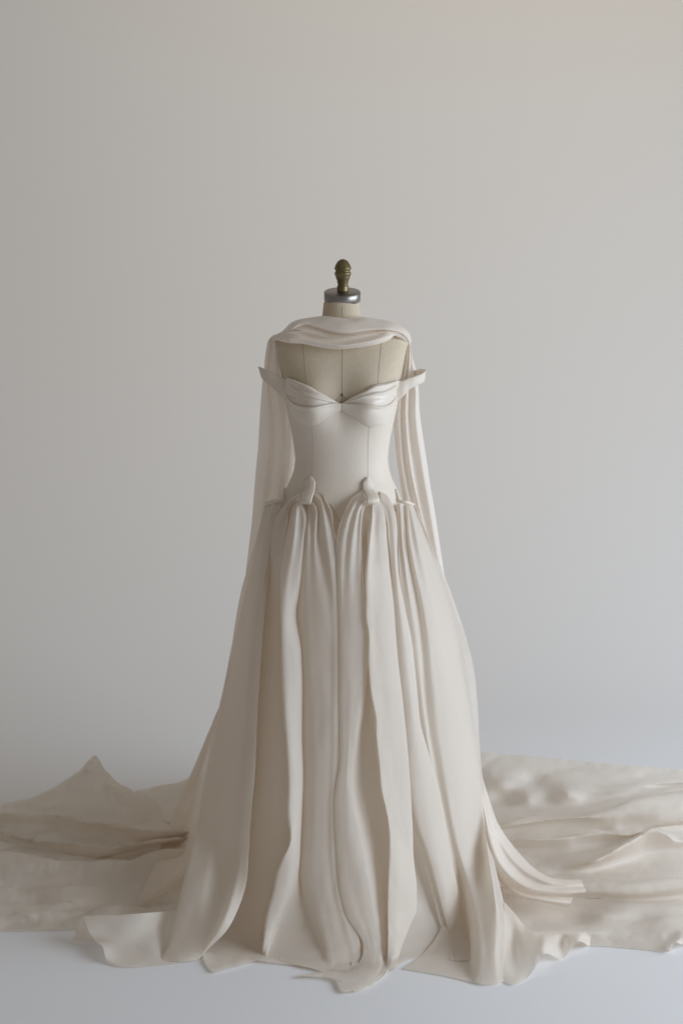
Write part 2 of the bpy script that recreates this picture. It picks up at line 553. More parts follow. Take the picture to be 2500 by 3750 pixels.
band("shoulder_strap", [((1062, 1392), (1060, 1468), -0.060), ((1046, 1387), (1044, 1461), -0.056), ((1020, 1376), (1016, 1434), -0.050), ((985, 1359), (984, 1407), -0.040),
                        ((958, 1347), (964, 1390), -0.022), ((947, 1343), (957, 1380), 0.0), ((950, 1345), (960, 1380), 0.03),
                        ((985, 1362), (990, 1400), 0.07), ((1030, 1392), (1030, 1430), 0.09), ((1085, 1420), (1085, 1460), 0.095)], M_SATIN, gown)
band("shoulder_strap", [((1440, 1404), (1440, 1478), -0.062), ((1458, 1394), (1454, 1469), -0.058), ((1476, 1394), (1476, 1450), -0.056), ((1492, 1386), (1495, 1428), -0.050), ((1515, 1379), (1518, 1416), -0.042),
                        ((1540, 1370), (1541, 1405), -0.025), ((1556, 1358), (1552, 1397), 0.005), ((1553, 1353), (1551, 1392), 0.035), ((1535, 1353), (1533, 1390), 0.06),
                        ((1505, 1363), (1503, 1400), 0.08), ((1470, 1385), (1468, 1420), 0.09), ((1420, 1410), (1420, 1450), 0.095)], M_SATIN, gown)

# ------------------------------------------------------------------ skirt base shape
SIL = [(1780, 1045, 1450, .122), (1800, 1020, 1475, .132), (1840, 978, 1518, .160), (1900, 955, 1550, .192), (2000, 925, 1588, .225), (2077, 901, 1615, .240), (2200, 872, 1657, .268),
       (2407, 838, 1718, .318), (2575, 800, 1740, .350), (2850, 722, 1766, .410), (2980, 690, 1785, .450), (3060, 668, 1800, .478), (3110, 655, 1810, .505), (3145, 640, 1820, .540), (3165, 632, 1828, .580), (3173, 628, 1832, .620)]
SZ = np.array([z_of(r[0]) for r in SIL])[::-1]
SL = np.array([hw_of(r[0], 1250 - r[1]) for r in SIL])[::-1]
SR = np.array([hw_of(r[0], r[2] - 1250) for r in SIL])[::-1]
SF = np.array([r[3] for r in SIL])[::-1]


RELIEF = 0.5


def map_skirt(px, py, rel, lay=0.0):
    rel = rel * RELIEF
    Y = np.full(np.shape(px), -0.25)
    for _ in range(40):
        P = PY(px, py, Y)
        x, z = P[..., 0], P[..., 2]
        W = np.where(x < 0, np.interp(z, SZ, SL), np.interp(z, SZ, SR))
        u = np.clip(np.abs(x) / W, 0, 1)
        Y = 0.5 * Y + 0.5 * (-np.interp(z, SZ, SF) * np.sqrt(1 - u * u) - rel)
    P = PY(px, py, Y)
    zm = 0.006 + lay + 0.18 * np.clip(rel, 0, 0.1)
    Q = PZ(px, py, zm)
    low = (P[..., 2] < zm)[..., None]
    return np.where(low, Q, P)


def ln(pts, rel, top=0.35, y0=1840, y1=2250):
    """control line of (px, py, relief, w, z): relief grows from the gather downwards, a third value overrides it;
    four values (px, py, w, z) pull the point to height z above the floor with weight w."""
    o = []
    for p in pts:
        s = min(max((p[1] - y0) / (y1 - y0), 0), 1)
        r = rel * (top + (1 - top) * s)
        if len(p) == 3:
            o.append((p[0], p[1], p[2], 0.0, 0.0))
        elif len(p) == 4:
            o.append((p[0], p[1], r, p[2], p[3]))
        else:
            o.append((p[0], p[1], r, 0.0, 0.0))
    if any(p[3] > 0 for p in o):                        # other points keep the height the skirt gives them
        o = [p if p[3] > 0 else (*p[:4], float(map_skirt(np.array(p[0]), np.array(p[1]), np.array(p[2]))[2])) for p in o]
    return o


def at(x, y, Y):
    """floor-side control point given by its depth Y."""
    return (x, y, 1, max(float(PY(float(x), float(y), Y)[2]), 0.004))


def off(line, dx, drel, x0=0.3):
    """the same line turned under: moved dx pixels and drel metres."""
    o = []
    for i, (x, y, r, w, z) in enumerate(line):
        s = x0 + (1 - x0) * min(1, i / 5)
        o.append((x + dx * s, y - 2, r + drel * s, w, max(z + drel * 0.3, 0.003)))
    return o


def tuck(line, side):
    """a folded edge: a tight turn, then the cloth running back underneath (side = -1 turns to the left)."""
    return [off(line, side * 1.5, -0.010), off(line, side * 12, -0.022), off(line, side * 34, -0.040)]


WOB = [(0.0034, (9, 9, 2.6), 2.0), (0.0011, (30, 30, 8), 6.0)]
SK = dict(n=160, sub=9, mapper=map_skirt, wob=WOB)

# left side panel, gathered in the left side tab
K0 = ln([(972, 1838), (960, 1900), (940, 1990), (905, 2077), (876, 2174), at(850, 2359, 0.0), at(815, 2544, -.03), at(800, 2620, -.05), at(775, 2700, -.075), at(746, 2891, -.165), at(708, 3108, -.30), at(692, 3172, -.35), at(676, 3242, -.40), at(651, 3306, -.44), at(631, 3376, -.48), at(636, 3427, -.50), at(644, 3465, -.515), (625, 3500, 1, .005), (590, 3518, 1, .003)], -0.05)
K1 = ln([(985, 1838), (976, 1900), (962, 1990), (930, 2100), (905, 2250), (872, 2450), (848, 2650), (822, 2800), (792, 3000), at(757, 3200, -.40), at(725, 3340, -.48), at(705, 3430, -.52), at(690, 3490, -.535), (670, 3522, 1, .004)], 0.0)
K2 = ln([(1000, 1836), (988, 1900), (970, 1990), (945, 2090), (915, 2300), (903, 2391), (896, 2629), (872, 2751), (849, 2965), (826, 3200), at(812, 3330, -.505), at(775, 3430, -.55), at(740, 3490, -.56), (715, 3516, 1, .004)], 0.050)
K3 = ln([(1015, 1834), (1003, 1900), (985, 2000), (965, 2140), (935, 2359), (920, 2583), (910, 2800), (888, 3003), (874, 3200), at(850, 3330, -.54), at(800, 3430, -.575), at(755, 3487, -.575), (733, 3508, 1, .004)], 0.092, -0.3)
K4 = ln([(1030, 1832), (1012, 1900), (993, 1990), (974, 2142), (960, 2359), (946, 2500), (938, 2583), (939, 2674), (930, 2873), (918, 3003), (909, 3130), (912, 3214), (900, 3275), at(872, 3359, -.555), at(815, 3447, -.58), (770, 3480, 1, .022), (746, 3492, 1, .010)], 0.085, -0.6)
build("skirt_panel", [off(K0, 40, -0.10), off(K0, 12, -0.05), K0, K1, K2, K3, K4, *tuck(K4, -1)], mat=M_SILK, parent=gown, pleat=(0.012, 6, 1.0, 2350), relax=150, **SK)

# outer sheer panel at the left, behind it
Q0 = ln([(850, 2420), (830, 2520), (806, 2583), (746, 2720), (700, 2835), (650, 2955), (606, 3057, .5, .1), (574, 3146, 1, .07), (542, 3223, 1, .05), (510, 3287, 1, .03), (475, 3346, 1, .005)], -0.20, 1)
Q1 = ln([(860, 2420), (845, 2520), (830, 2600), (780, 2740), (740, 2860), (700, 2980), (660, 3080, .5, .1), (625, 3165, 1, .08), (585, 3235, 1, .06), (540, 3290, 1, .04), (477, 3347, 1, .005)], -0.17, 1)
Q2 = ln([(890, 2420), (875, 2520), (860, 2620), (820, 2760), (785, 2880), (750, 3000), (710, 3110, .5, .1), (665, 3183, 1, .08), (610, 3240, 1, .06), (560, 3287, 1, .035), (479, 3348, 1, .005)], -0.20, 1)
build("skirt_panel", [off(Q0, 40, -0.06), Q0, Q1, Q2, off(Q2, 30, -0.04)], mat=M_ORG, parent=gown, relax=20, **SK)

# left front panel, looped over the first tab
F0 = ln([(1112, 1797), (1070, 1816), (1034, 1858), (1010, 1895), (999, 1930), (991, 1970), (985, 2010), (972, 2142), (958, 2359), (944, 2583), (935, 2800), (922, 3003), (904, 3150), (862, 3330), (800, 3440), (740, 3493, .01)], -0.012, -1.5)
F1 = ln([(1108, 1806), (1080, 1826), (1048, 1868), (1028, 1930), (1017, 2000), (1004, 2142), (995, 2359), (985, 2583), (985, 2800), (972, 3003), (950, 3150), (915, 3330), (850, 3460), (776, 3556, .0)], -0.022, -1.0)
F1b = ln([(1102, 1818), (1072, 1842), (1057, 1862), (1052, 1900), (1046, 1960), (1036, 2050), (1024, 2180), (1018, 2359), (1018, 2583), (1026, 2800), (1020, 3003), (1002, 3150), (965, 3330), (900, 3470), (850, 3543, .0)], -0.035, -0.5)
F2 = ln([(1099, 1828), (1078, 1848), (1066, 1872), (1062, 1910), (1054, 1970), (1046, 2050), (1044, 2180), (1046, 2359), (1056, 2583), (1070, 2797), (1074, 2965), (1072, 3095), (1045, 3180), (1000, 3320), (960, 3450), (945, 3515, .0)], -0.06, 0.2)
F3 = ln([(1097, 1832), (1079, 1850), (1070, 1880), (1062, 1940), (1052, 2000), (1038, 2071), (1032, 2200), (1032, 2300), (1034, 2407), (1048, 2659), (1057, 2797), (1060, 2889), (1058, 2965), (1061, 3095), (1040, 3141), (1021, 3191), (1006, 3260), (979, 3359), (969, 3436), (970, 3501, .01)], 0.120, 0.3)
F4 = ln([(1097, 1834), (1091, 1850), (1090, 1880), (1086, 1950), (1076, 2040), (1062, 2150), (1056, 2240), (1060, 2330), (1066, 2420), (1074, 2600), (1084, 2797), (1086, 2900), (1082, 3070), (1064, 3180), (1040, 3280), (1008, 3380), (985, 3450), (973, 3502, .015)], 0.088, 0.5)
F5 = ln([(1099, 1836), (1106, 1852), (1117, 1880), (1121, 1905), (1117, 1960), (1111, 2020), (1104, 2110), (1095, 2174), (1085, 2240), (1090, 2300), (1099, 2345), (1105, 2422), (1105, 2598), (1105, 2697), (1109, 2850), (1107, 2940), (1102, 3060), (1093, 3185), (1079, 3267), (1048, 3351), (1006, 3436), (976, 3503, .01)], 0.016, 0.6)
F6 = ln([(1112, 1838, -.09), (1121, 1860, -.13), (1123, 1900, -.09), (1113, 1960), (1104, 2020), (1098, 2110), (1087, 2174), (1077, 2240), (1081, 2300), (1089, 2345), (1096, 2422), (1095, 2598), (1096, 2697), (1100, 2850), (1098, 2940), (1094, 3060), (1089, 3200), (1100, 3244), (1122, 3329), (1146, 3392), (1162, 3450), (1178, 3556, .0)], -0.03, 0.9)
F7 = ln([(1128, 1838, -.06), (1132, 1872, -.02), (1126, 1930), (1120, 2010), (1112, 2110), (1108, 2200), (1120, 2359), (1132, 2583), (1138, 2800), (1134, 3003), (1120, 3150), (1128, 3250), (1150, 3330), (1178, 3420), (1202, 3500), (1215, 3562, .0)], 0.024, 0.7)
F8 = ln([(1142, 1837), (1154, 1860), (1150, 1930), (1146, 2020), (1150, 2150), (1160, 2359), (1166, 2583), (1165, 2800), (1162, 3003), (1160, 3150), (1178, 3270), (1208, 3380), (1225, 3480), (1240, 3563, .0)], 0.033, 0.8)
F9 = ln([(1145, 1832), (1160, 1852), (1166, 1900), (1164, 1960), (1176, 2040), (1192, 2130), (1203, 2250), (1205, 2400), (1203, 2600), (1200, 2800), (1196, 3000), (1200, 3150), (1218, 3280), (1248, 3390), (1270, 3480), (1278, 3560, .0)], 0.031, -0.2)
F10 = ln([(1150, 1815), (1172, 1826), (1186, 1870), (1194, 1930), (1203, 2000), (1216, 2100), (1224, 2250), (1226, 2400), (1225, 2600), (1222, 2800), (1216, 3000), (1222, 3150), (1240, 3280), (1272, 3390), (1296, 3460), (1305, 3554, .0)], 0.033, 0.7)
F11 = ln([(1150, 1798), (1178, 1810), (1195, 1840), (1212, 1875), (1221, 1930), (1229, 2000), (1235, 2100), (1240, 2250), (1242, 2400), (1242, 2600), (1240, 2800), (1236, 2900), (1238, 3050), (1252, 3250), (1290, 3390), (1314, 3440), (1321, 3550, .0)], 0.028, 0.6)
build("skirt_panel", [*tuck(F0, 1)[::-1], F0, F1, F1b, F2, F3, F4, F5, F6, F7, F8, F9, F10, F11, *tuck(F11, -1)], mat=M_SILK, parent=gown, pleat=(0.014, 13, 2.0, 2250), **SK)

# right front panel, looped over the second tab
G0 = ln([(1328, 1799), (1294, 1822), (1267, 1866), (1248, 1914), (1236, 1958), (1230, 2000), (1232, 2050), (1234, 2120), (1239, 2250), (1242, 2500), (1243, 2650), (1239, 2820), (1228, 2873), (1223, 2935), (1223, 3003), (1228, 3080), (1236, 3206), (1247, 3283), (1270, 3359), (1305, 3413), (1325, 3450), (1325, 3500), (1270, 3552, .0), (1180, 3560, .0), (1084, 3575, .0)], 0.036, 0.5)
G1 = ln([(1331, 1812), (1308, 1836), (1286, 1880), (1268, 1940), (1258, 2020), (1254, 2120), (1258, 2250), (1262, 2500), (1262, 2650), (1254, 2820), (1244, 2900), (1246, 3003), (1252, 3080), (1262, 3206), (1280, 3300), (1310, 3380), (1345, 3440), (1348, 3500), (1305, 3566, .02), (1245, 3582, .03), (1170, 3578, .02)], 0.046, 0.6)
G2 = ln([(1337, 1826), (1316, 1860), (1304, 1910), (1292, 1990), (1284, 2120), (1290, 2250), (1288, 2450), (1280, 2650), (1270, 2820), (1268, 2950), (1276, 3080), (1296, 3206), (1318, 3300), (1345, 3390), (1362, 3450), (1362, 3520), (1330, 3590, .02), (1275, 3606, .01), (1222, 3582, .02)], 0.048, 0.7)
G2b = ln([(1340, 1832), (1326, 1866), (1320, 1910), (1316, 1990), (1318, 2120), (1330, 2250), (1338, 2353), (1320, 2544), (1294, 2720), (1284, 2850), (1292, 2960), (1315, 3080), (1340, 3206), (1360, 3300), (1376, 3390), (1385, 3460), (1382, 3530), (1345, 3600, .0), (1300, 3625, .0), (1251, 3631, .0)], 0.042, 0.4)
G3 = ln([(1342, 1838), (1334, 1870), (1330, 1920), (1332, 1990), (1332, 2120), (1338, 2250), (1345, 2353), (1338, 2544), (1326, 2720), (1326, 2850), (1345, 2960), (1372, 3080), (1392, 3206), (1402, 3300), (1410, 3390), (1414, 3460), (1412, 3530), (1390, 3585, .0), (1365, 3605, .0), (1330, 3620, .0)], -0.04, 0.3)
G3b = ln([(1352, 1842, -.09), (1352, 1868, -.10), (1347, 1915, -.05), (1345, 1990), (1345, 2120), (1350, 2250), (1356, 2353), (1362, 2544), (1372, 2680), (1385, 2800), (1400, 2900), (1425, 3030), (1434, 3100), (1430, 3206), (1430, 3300), (1434, 3390), (1440, 3470), (1434, 3520), (1415, 3565, .0), (1402, 3578, .0)], -0.01, 0.6)
build("skirt_panel", [*tuck(G0, 1)[::-1], G0, G1, G2, G2b, G3, G3b, *tuck(G3b, -1)], mat=M_SILK, parent=gown, pleat=(0.012, 7, 3.0, 2250), **SK)

G4 = ln([(1362, 1846), (1358, 1900), (1350, 1960), (1342, 2040), (1338, 2120), (1341, 2200), (1343, 2280), (1347, 2299), (1350, 2445), (1362, 2560), (1377, 2629), (1377, 2697), (1389, 2797), (1396, 2889), (1412, 2958), (1426, 3042), (1428, 3103), (1424, 3200), (1420, 3300), (1420, 3400), (1420, 3480), (1415, 3550, .0)], 0.074, 0.5)
G5 = ln([(1366, 1846), (1368, 1900), (1366, 1960), (1362, 2040), (1360, 2120), (1364, 2200), (1370, 2300), (1376, 2445), (1390, 2560), (1400, 2640), (1408, 2720), (1420, 2830), (1436, 2930), (1450, 3042), (1458, 3130), (1462, 3240), (1462, 3340), (1454, 3420), (1436, 3500), (1428, 3550, .0)], 0.066, 0.65)
G6 = ln([(1386, 1842), (1390, 1880), (1388, 1920), (1392, 1990), (1402, 2080), (1412, 2180), (1422, 2300), (1432, 2450), (1445, 2600), (1458, 2750), (1468, 2880), (1480, 2990), (1488, 3100), (1498, 3220), (1496, 3320), (1482, 3400), (1455, 3480), (1436, 3548, .0)], 0.050, 0.7)
G6b = ln([(1390, 1836), (1404, 1866), (1412, 1910), (1420, 1990), (1428, 2080), (1440, 2200), (1450, 2340), (1460, 2450), (1478, 2600), (1494, 2750), (1502, 2880), (1507, 3000), (1512, 3118), (1527, 3267), (1522, 3344), (1496, 3408), (1465, 3484), (1442, 3546, .0)], 0.026, 0.6)
build("skirt_panel", [*tuck(G4, 1)[::-1], G4, G5, G6, G6b, *tuck(G6b, -1)], mat=M_SILK, parent=gown, pleat=(0.012, 5, 4.0, 2250), **SK)
G7 = ln([(1390, 1834), (1406, 1862), (1418, 1910), (1424, 1990), (1432, 2080), (1442, 2200), (1452, 2340), (1462, 2450), (1478, 2600), (1490, 2750), (1500, 2870), (1515, 2965), (1534, 3038), (1565, 3130), (1603, 3267), (1630, 3375), (1653, 3459), (1672, 3518, .0)], 0.024, 0.5)
G8 = ln([(1393, 1822), (1418, 1848), (1433, 1900), (1440, 1960), (1445, 2040), (1456, 2169), (1474, 2320), (1494, 2480), (1512, 2630), (1534, 2780), (1556, 2900), (1582, 3038), (1608, 3160), (1640, 3300), (1668, 3420), (1695, 3517, .01)], 0.046, 0.5)
G9 = ln([(1392, 1802), (1416, 1815), (1436, 1850), (1447, 1885), (1454, 1925), (1457, 2034), (1466, 2140), (1479, 2220), (1504, 2353), (1523, 2506), (1538, 2652), (1572, 2774), (1607, 2889), (1637, 3053), (1664, 3191), (1695, 3329), (1718, 3436), (1733, 3512, .0)], 0.030, 0.5)
build("skirt_panel", [off(G7, -22, -0.04), off(G7, -4, -0.02), G7, G8, G9, *tuck(G9, -1)], mat=M_SILK, parent=gown, pleat=(0.008, 4, 5.0, 2250), **SK)

# right side panel, gathered in the right side tab
H0 = ln([(1452, 1846), (1451, 1950), (1450, 2034), (1458, 2169), (1488, 2353), (1503, 2506), (1520, 2652), (1550, 2774), (1585, 2889), (1612, 3053), (1636, 3191), (1640, 3329), (1612, 3430), (1562, 3495), (1515, 3530), (1473, 3548, .0)], -0.030, 1.0)
H1 = ln([(1466, 1842), (1472, 1900), (1470, 1960), (1478, 2034), (1496, 2130), (1514, 2250), (1530, 2353), (1538, 2468), (1546, 2560), (1572, 2750), (1610, 2950), (1650, 3150), (1680, 3330), (1690, 3450), (1675, 3530), (1650, 3580, .0)], 0.004, 0.8)
H2 = ln([(1480, 1846), (1486, 1900), (1482, 1960), (1492, 2034), (1510, 2120), (1528, 2210), (1541, 2338), (1548, 2468), (1552, 2560), (1580, 2750), (1620, 2950), (1662, 3150), (1700, 3330), (1720, 3460), (1710, 3540), (1700, 3592, .0)], -0.018, 1.2)
H3 = ln([(1492, 1847), (1500, 1900), (1500, 1960), (1512, 2034), (1532, 2120), (1552, 2210), (1572, 2338), (1584, 2468), (1592, 2560), (1618, 2750), (1650, 2950), (1690, 3150), (1724, 3330, .5, .1), (1742, 3460, 1, .045), (1742, 3550, 1, .02), (1740, 3600, 1, .004)], 0.026, 0.9)
H4 = ln([(1504, 1849), (1518, 1890), (1524, 1950), (1545, 2030), (1575, 2115), (1606, 2210), (1632, 2338), (1646, 2468), (1656, 2560), (1684, 2750), (1710, 2950), (1736, 3150), (1762, 3330, .7, .11), (1785, 3440, 1, .06), (1785, 3530, 1, .03), (1780, 3606, 1, .004)], 0.048, 0.9)
H5 = ln([(1514, 1850), (1532, 1880), (1545, 1940), (1572, 2020), (1602, 2100), (1636, 2190), (1662, 2260), at(1690, 2430, -.10), at(1708, 2530, -.115), at(1736, 2690, -.115), at(1757, 2850, -.145), at(1770, 3000, -.21), at(1787, 3150, -.31), at(1808, 3270, -.41), (1825, 3350, 1, .09), (1812, 3440, 1, .06), (1808, 3530, 1, .03), (1815, 3604, 1, .004)], 0.034, 0.9)
H5b = ln([(1515, 1850), (1534, 1882), (1550, 1940), (1580, 2020), (1610, 2100), (1640, 2185), (1668, 2260), at(1700, 2400, -.045), at(1716, 2510, -.06), at(1740, 2690, -.08), at(1760, 2850, -.115), at(1774, 3000, -.18), at(1790, 3150, -.285), at(1812, 3270, -.385), (1840, 3330, 1, .095), (1830, 3430, 1, .05), (1828, 3530, 1, .025), (1832, 3600, 1, .004)], 0.010, 0.9)
H6 = ln([(1517, 1852), (1540, 1892), (1565, 1960), (1600, 2056), (1622, 2100), (1657, 2200), (1695, 2315), at(1729, 2437, -.02), at(1738, 2521, -.04), at(1752, 2690, -.06), at(1764, 2850, -.09), at(1783, 2960, -.14), at(1802, 3091, -.225), at(1817, 3237, -.35), at(1848, 3298, -.405), (1855, 3329, 1, .09), (1847, 3420, 1, .05), (1841, 3510, 1, .025), (1841, 3595, 1, .004)], 0.018, 0.9)
build("skirt_panel", [H0, H1, H2, H3, H4, H5, H5b, H6, off(H6, -8, -0.06), off(H6, -40, -0.14)], mat=M_SILK, parent=gown, pleat=(0.016, 10, 6.0, 2250), relax=90, **{**SK, 'mapper': lambda a, c, r: map_skirt(a, c, r, -0.004)})

# underskirt: a plain flared lining behind all the folds, with the seam that shows at the front
U = []
for k, (x0, x1, x2, x3) in enumerate([(1010, 900, 780, 740), (1060, 980, 900, 880), (1120, 1060, 1000, 960), (1180, 1140, 1080, 1060), (1250, 1240, 1200, 1200), (1320, 1340, 1380, 1400), (1380, 1440, 1510, 1540), (1440, 1530, 1640, 1680), (1480, 1600, 1740, 1780)]):
    hem = [3480, 3512, 3522, 3532, 3552, 3556, 3500, 3500, 3520][k]
    U.append(ln([(x0, 1870), (x1, 2200), (x2, 2900), ((x2 + x3) / 2, 3250), (x3, hem, -0.03)], -0.085 + 0.012 * (k % 2), 1.0))
und = build("underskirt", U, 120, 6, lambda a, c, r: map_skirt(a, c, r, -0.001), M_SILK, gown, (0.004, (7, 7, 2), 5.0))
uv = np.array([v.co for v in und.data.vertices]).reshape(120, -1, 3)
tube("seam", uv[84:119, 16] + np.array((0, -0.0015, 0.0005)), 0.0016, M_SILK, und, 6)

# back of the skirt, so that the bell is closed
nt_, nv = 90, 40
G = np.zeros((nv, nt_, 3))
for i in range(nv):
    z = z_of(1862) + (0.004 - z_of(1862)) * i / (nv - 1)
    wl, wr, f = np.interp(z, SZ, SL), np.interp(z, SZ, SR), np.interp(z, SZ, SF)
    for j in range(nt_):
        t = math.pi * j / (nt_ - 1)
        w = (wr if math.cos(t) > 0 else wl) * 0.89
        rr = 1 + 0.07 * math.sin(t * 15 + 0.8 * math.sin(5 * t)) * (0.3 + 0.7 * i / nv) * math.sin(t)
        G[i, j] = (w * math.cos(t) * rr, f * 1.15 * math.sin(t) * rr + 0.01, z)
build_back = grid_obj("skirt_panel", G, M_SILK, gown)

# ------------------------------------------------------------------ waist tabs
def tab(rows, mat=M_SATIN):
    lines = [[(l, y, d), ((l + r_) / 2, y2, d + 0.0035), (r_, y3, d)] for l, r_, y, y2, y3, d in rows]
    return build("waist_tab", lines, 9, 5, map_body, mat, gown, (0.0008, (40, 40, 40), 4.0), 0.003)


tab([(1136, 1139, 1746, 1744, 1746, .008), (1124, 1148, 1755, 1752, 1754, .012), (1114, 1154, 1763, 1763, 1763, .014), (1113, 1154, 1780, 1780, 1778, .015), (1113, 1153, 1789, 1790, 1791, .018),
     (1106, 1149, 1804, 1806, 1806, .034), (1099, 1143, 1820, 1824, 1826, .052), (1097, 1140, 1832, 1836, 1838, .060), (1098, 1139, 1840, 1843, 1844, .054), (1101, 1137, 1843, 1845, 1846, .036)])
tab([(1343, 1347, 1749, 1747, 1749, .008), (1334, 1357, 1758, 1755, 1757, .012), (1328, 1364, 1768, 1767, 1768, .014), (1328, 1367, 1785, 1785, 1785, .015), (1329, 1367, 1794, 1793, 1792, .018),
     (1335, 1376, 1808, 1806, 1804, .034), (1340, 1385, 1822, 1820, 1818, .052), (1342, 1388, 1834, 1833, 1829, .060), (1342, 1388, 1843, 1842, 1838, .054), (1344, 1384, 1846, 1845, 1841, .036)])
band("waist_tab", [((1040, 1786), (1046, 1788), -0.035), ((1035, 1806), (1043, 1812), -0.045), ((1027, 1828), (1036, 1838), -0.058), ((1012, 1829), (1018, 1842), -0.062), ((990, 1832), (992, 1845), -0.045), ((971, 1838), (974, 1852), -0.010), ((975, 1836), (978, 1846), 0.03)], M_SATIN, gown)
band("waist_tab", [((1451, 1790), (1444, 1793), -0.035), ((1459, 1812), (1450, 1816), -0.045), ((1466, 1832), (1458, 1838), -0.058), ((1485, 1834), (1482, 1844), -0.062), ((1505, 1840), (1503, 1850), -0.045), ((1519, 1846), (1517, 1856), -0.010), ((1512, 1843), (1510, 1850), 0.03)], M_SATIN, gown)

# ------------------------------------------------------------------ hems turned out on the floor
FL = dict(mapper=map_floor, scale=(1, 1, 1200))
build("hem_flap", [[(306, 3355, .070), (332, 3421, .045), (350, 3445, .03), (376, 3465, .03), (385, 3497, .02), (395, 3529, .004)],
                   [(360, 3353, .075), (390, 3420, .045), (415, 3470, .022), (435, 3538, .004)],
                   [(440, 3350, .08), (470, 3420, .045), (490, 3470, .02), (500, 3541, .004)],
                   [(540, 3343, .08), (560, 3420, .035), (570, 3480, .018), (580, 3535, .004)],
                   [(620, 3337, .06), (622, 3400, .03), (622, 3470, .008), (660, 3526, .003)],
                   [(690, 3334, .05), (700, 3410, .03), (700, 3470, .01), (733, 3512, .003)]], 50, 10, mat=M_SILK, parent=gown, wob=(0.004, (8, 8, 8), 9.0), **FL)
build("hem_flap", [[(306, 3356, .066), (285, 3400, .03), (265, 3443, .004)], [(315, 3370, .056), (312, 3410, .03), (310, 3449, .003)], [(345, 3420, .03), (350, 3435, .02), (360, 3450, .003)]], 20, 8, mat=M_SILK, parent=gown, **FL)
build("hem_flap", [[(1845, 3302, .09), (1846, 3450, .04), (1841, 3595, .004)], [(1883, 3345, .07), (1880, 3480, .02), (1883, 3606, .004)], [(1915, 3384, .05), (1915, 3490, .03), (1921, 3589, .004)],
                   [(1959, 3413, .045), (1955, 3470, .04), (1953, 3550, .02)], [(1991, 3415, .04), (1991, 3450, .05), (1991, 3493, .045)], [(2030, 3416, .04), (2030, 3450, .03), (2025, 3501, .016)], [(2055, 3416, .04), (2055, 3460, .015), (2055, 3515, .004)],
                   [(2080, 3415, .04), (2085, 3450, .03), (2090, 3475, .018)], [(2115, 3414, .04), (2118, 3432, .04), (2119, 3448, .035)], [(2163, 3413, .04), (2160, 3440, .015), (2157, 3466, .005)]], 30, 8, mat=M_ORG, parent=gown, **FL)

# ------------------------------------------------------------------ train spread at both sides
def down(line, dy, z):
    return [(x, y + dy, z) for x, y, _ in line]


TC3 = [(-60, 3122, .075), (96, 3127, .08), (191, 3146, .075), (319, 3154, .07), (446, 3146, .075), (574, 3121, .085), (720, 3095, .09)]
TC2 = [(-60, 3020, .10), (64, 3062, .085), (191, 3085, .085), (287, 3085, .10), (400, 3095, .10), (560, 3080, .11), (720, 3060, .11)]
TC1 = [(-60, 2980, .12), (60, 2976, .13), (159, 2974, .13), (287, 2997, .13), (446, 3019, .13), (612, 3041, .12), (720, 3045, .12)]
build("train", [[(-60, 3410, .004), (100, 3408, .004), (260, 3405, .004), (400, 3398, .004), (550, 3390, .004), (720, 3380, .004)],
                [(-60, 3370, .015), (100, 3378, .010), (260, 3368, .018), (400, 3358, .015), (550, 3345, .02), (720, 3330, .02)],
                [(-60, 3335, .020), (100, 3340, .030), (260, 3330, .015), (400, 3318, .030), (550, 3305, .02), (720, 3290, .03)],
                [(-60, 3280, .035), (100, 3295, .020), (260, 3290, .040), (400, 3275, .020), (550, 3260, .04), (720, 3245, .03)],
                [(-60, 3210, .045), (100, 3205, .050), (260, 3225, .040), (400, 3225, .035), (550, 3200, .045), (720, 3180, .05)],
                TC3, down(TC3, 4, .045), down(TC3, -18, .050),
                [(-60, 3070, .06), (64, 3090, .05), (191, 3118, .05), (287, 3138, .045), (400, 3135, .055), (560, 3095, .08), (720, 3075, .09)],
                TC2, down(TC2, 2, .07),
                [(-60, 3000, .08), (64, 3022, .085), (191, 3035, .08), (287, 3055, .075), (400, 3060, .085), (560, 3062, .10), (720, 3052, .10)],
                TC1, down(TC1, 6, .075),
                [(-60, 2972, .07), (60, 2966, .07), (159, 2960, .07), (287, 2975, .08), (446, 2995, .08), (612, 3030, .07), (720, 3035, .07)],
                [(-60, 2958, .08), (60, 2940, .08), (172, 2915, .10), (290, 2870, .135), (349, 2840, .15), (400, 2890, .14), (470, 2930, .12), (540, 2955, .10), (600, 3000, .07), (640, 3030, .06)],
                [(-60, 2952, .06), (76, 2922, .08), (172, 2891, .11), (242, 2853, .13), (312, 2802, .17), (349, 2766, .19), (383, 2815, .17), (440, 2869, .14), (475, 2885, .135), (510, 2920, .12), (529, 2914, .125), (587, 2949, .10), (606, 2990, .06), (612, 3030, .05)]],
      150, 7, mat=M_TRAIN, parent=gown, wob=[(0.006, (6, 14, 10), 11.0), (0.011, (6, 15, 10), 3.0, 0.003, True), (0.004, (20, 34, 24), 5.0, 0.003, True)], **FL)
build("train", [[(480, 3010, .04), (600, 3050, .04), (790, 3040, .04)], [(478, 2950, .06), (600, 2960, .05), (790, 2960, .06)], [(490, 2910, .08), (600, 2905, .07), (700, 2890, .09), (790, 2880, .09)],
                [(497, 2893, .07), (560, 2880, .08), (612, 2872, .085), (695, 2850, .10), (790, 2838, .10)]], 60, 6, mat=M_TRAIN, parent=gown, wob=[(0.006, (8, 10, 10), 4.0), (0.008, (10, 14, 12), 5.0, 0.003, True)], **FL)

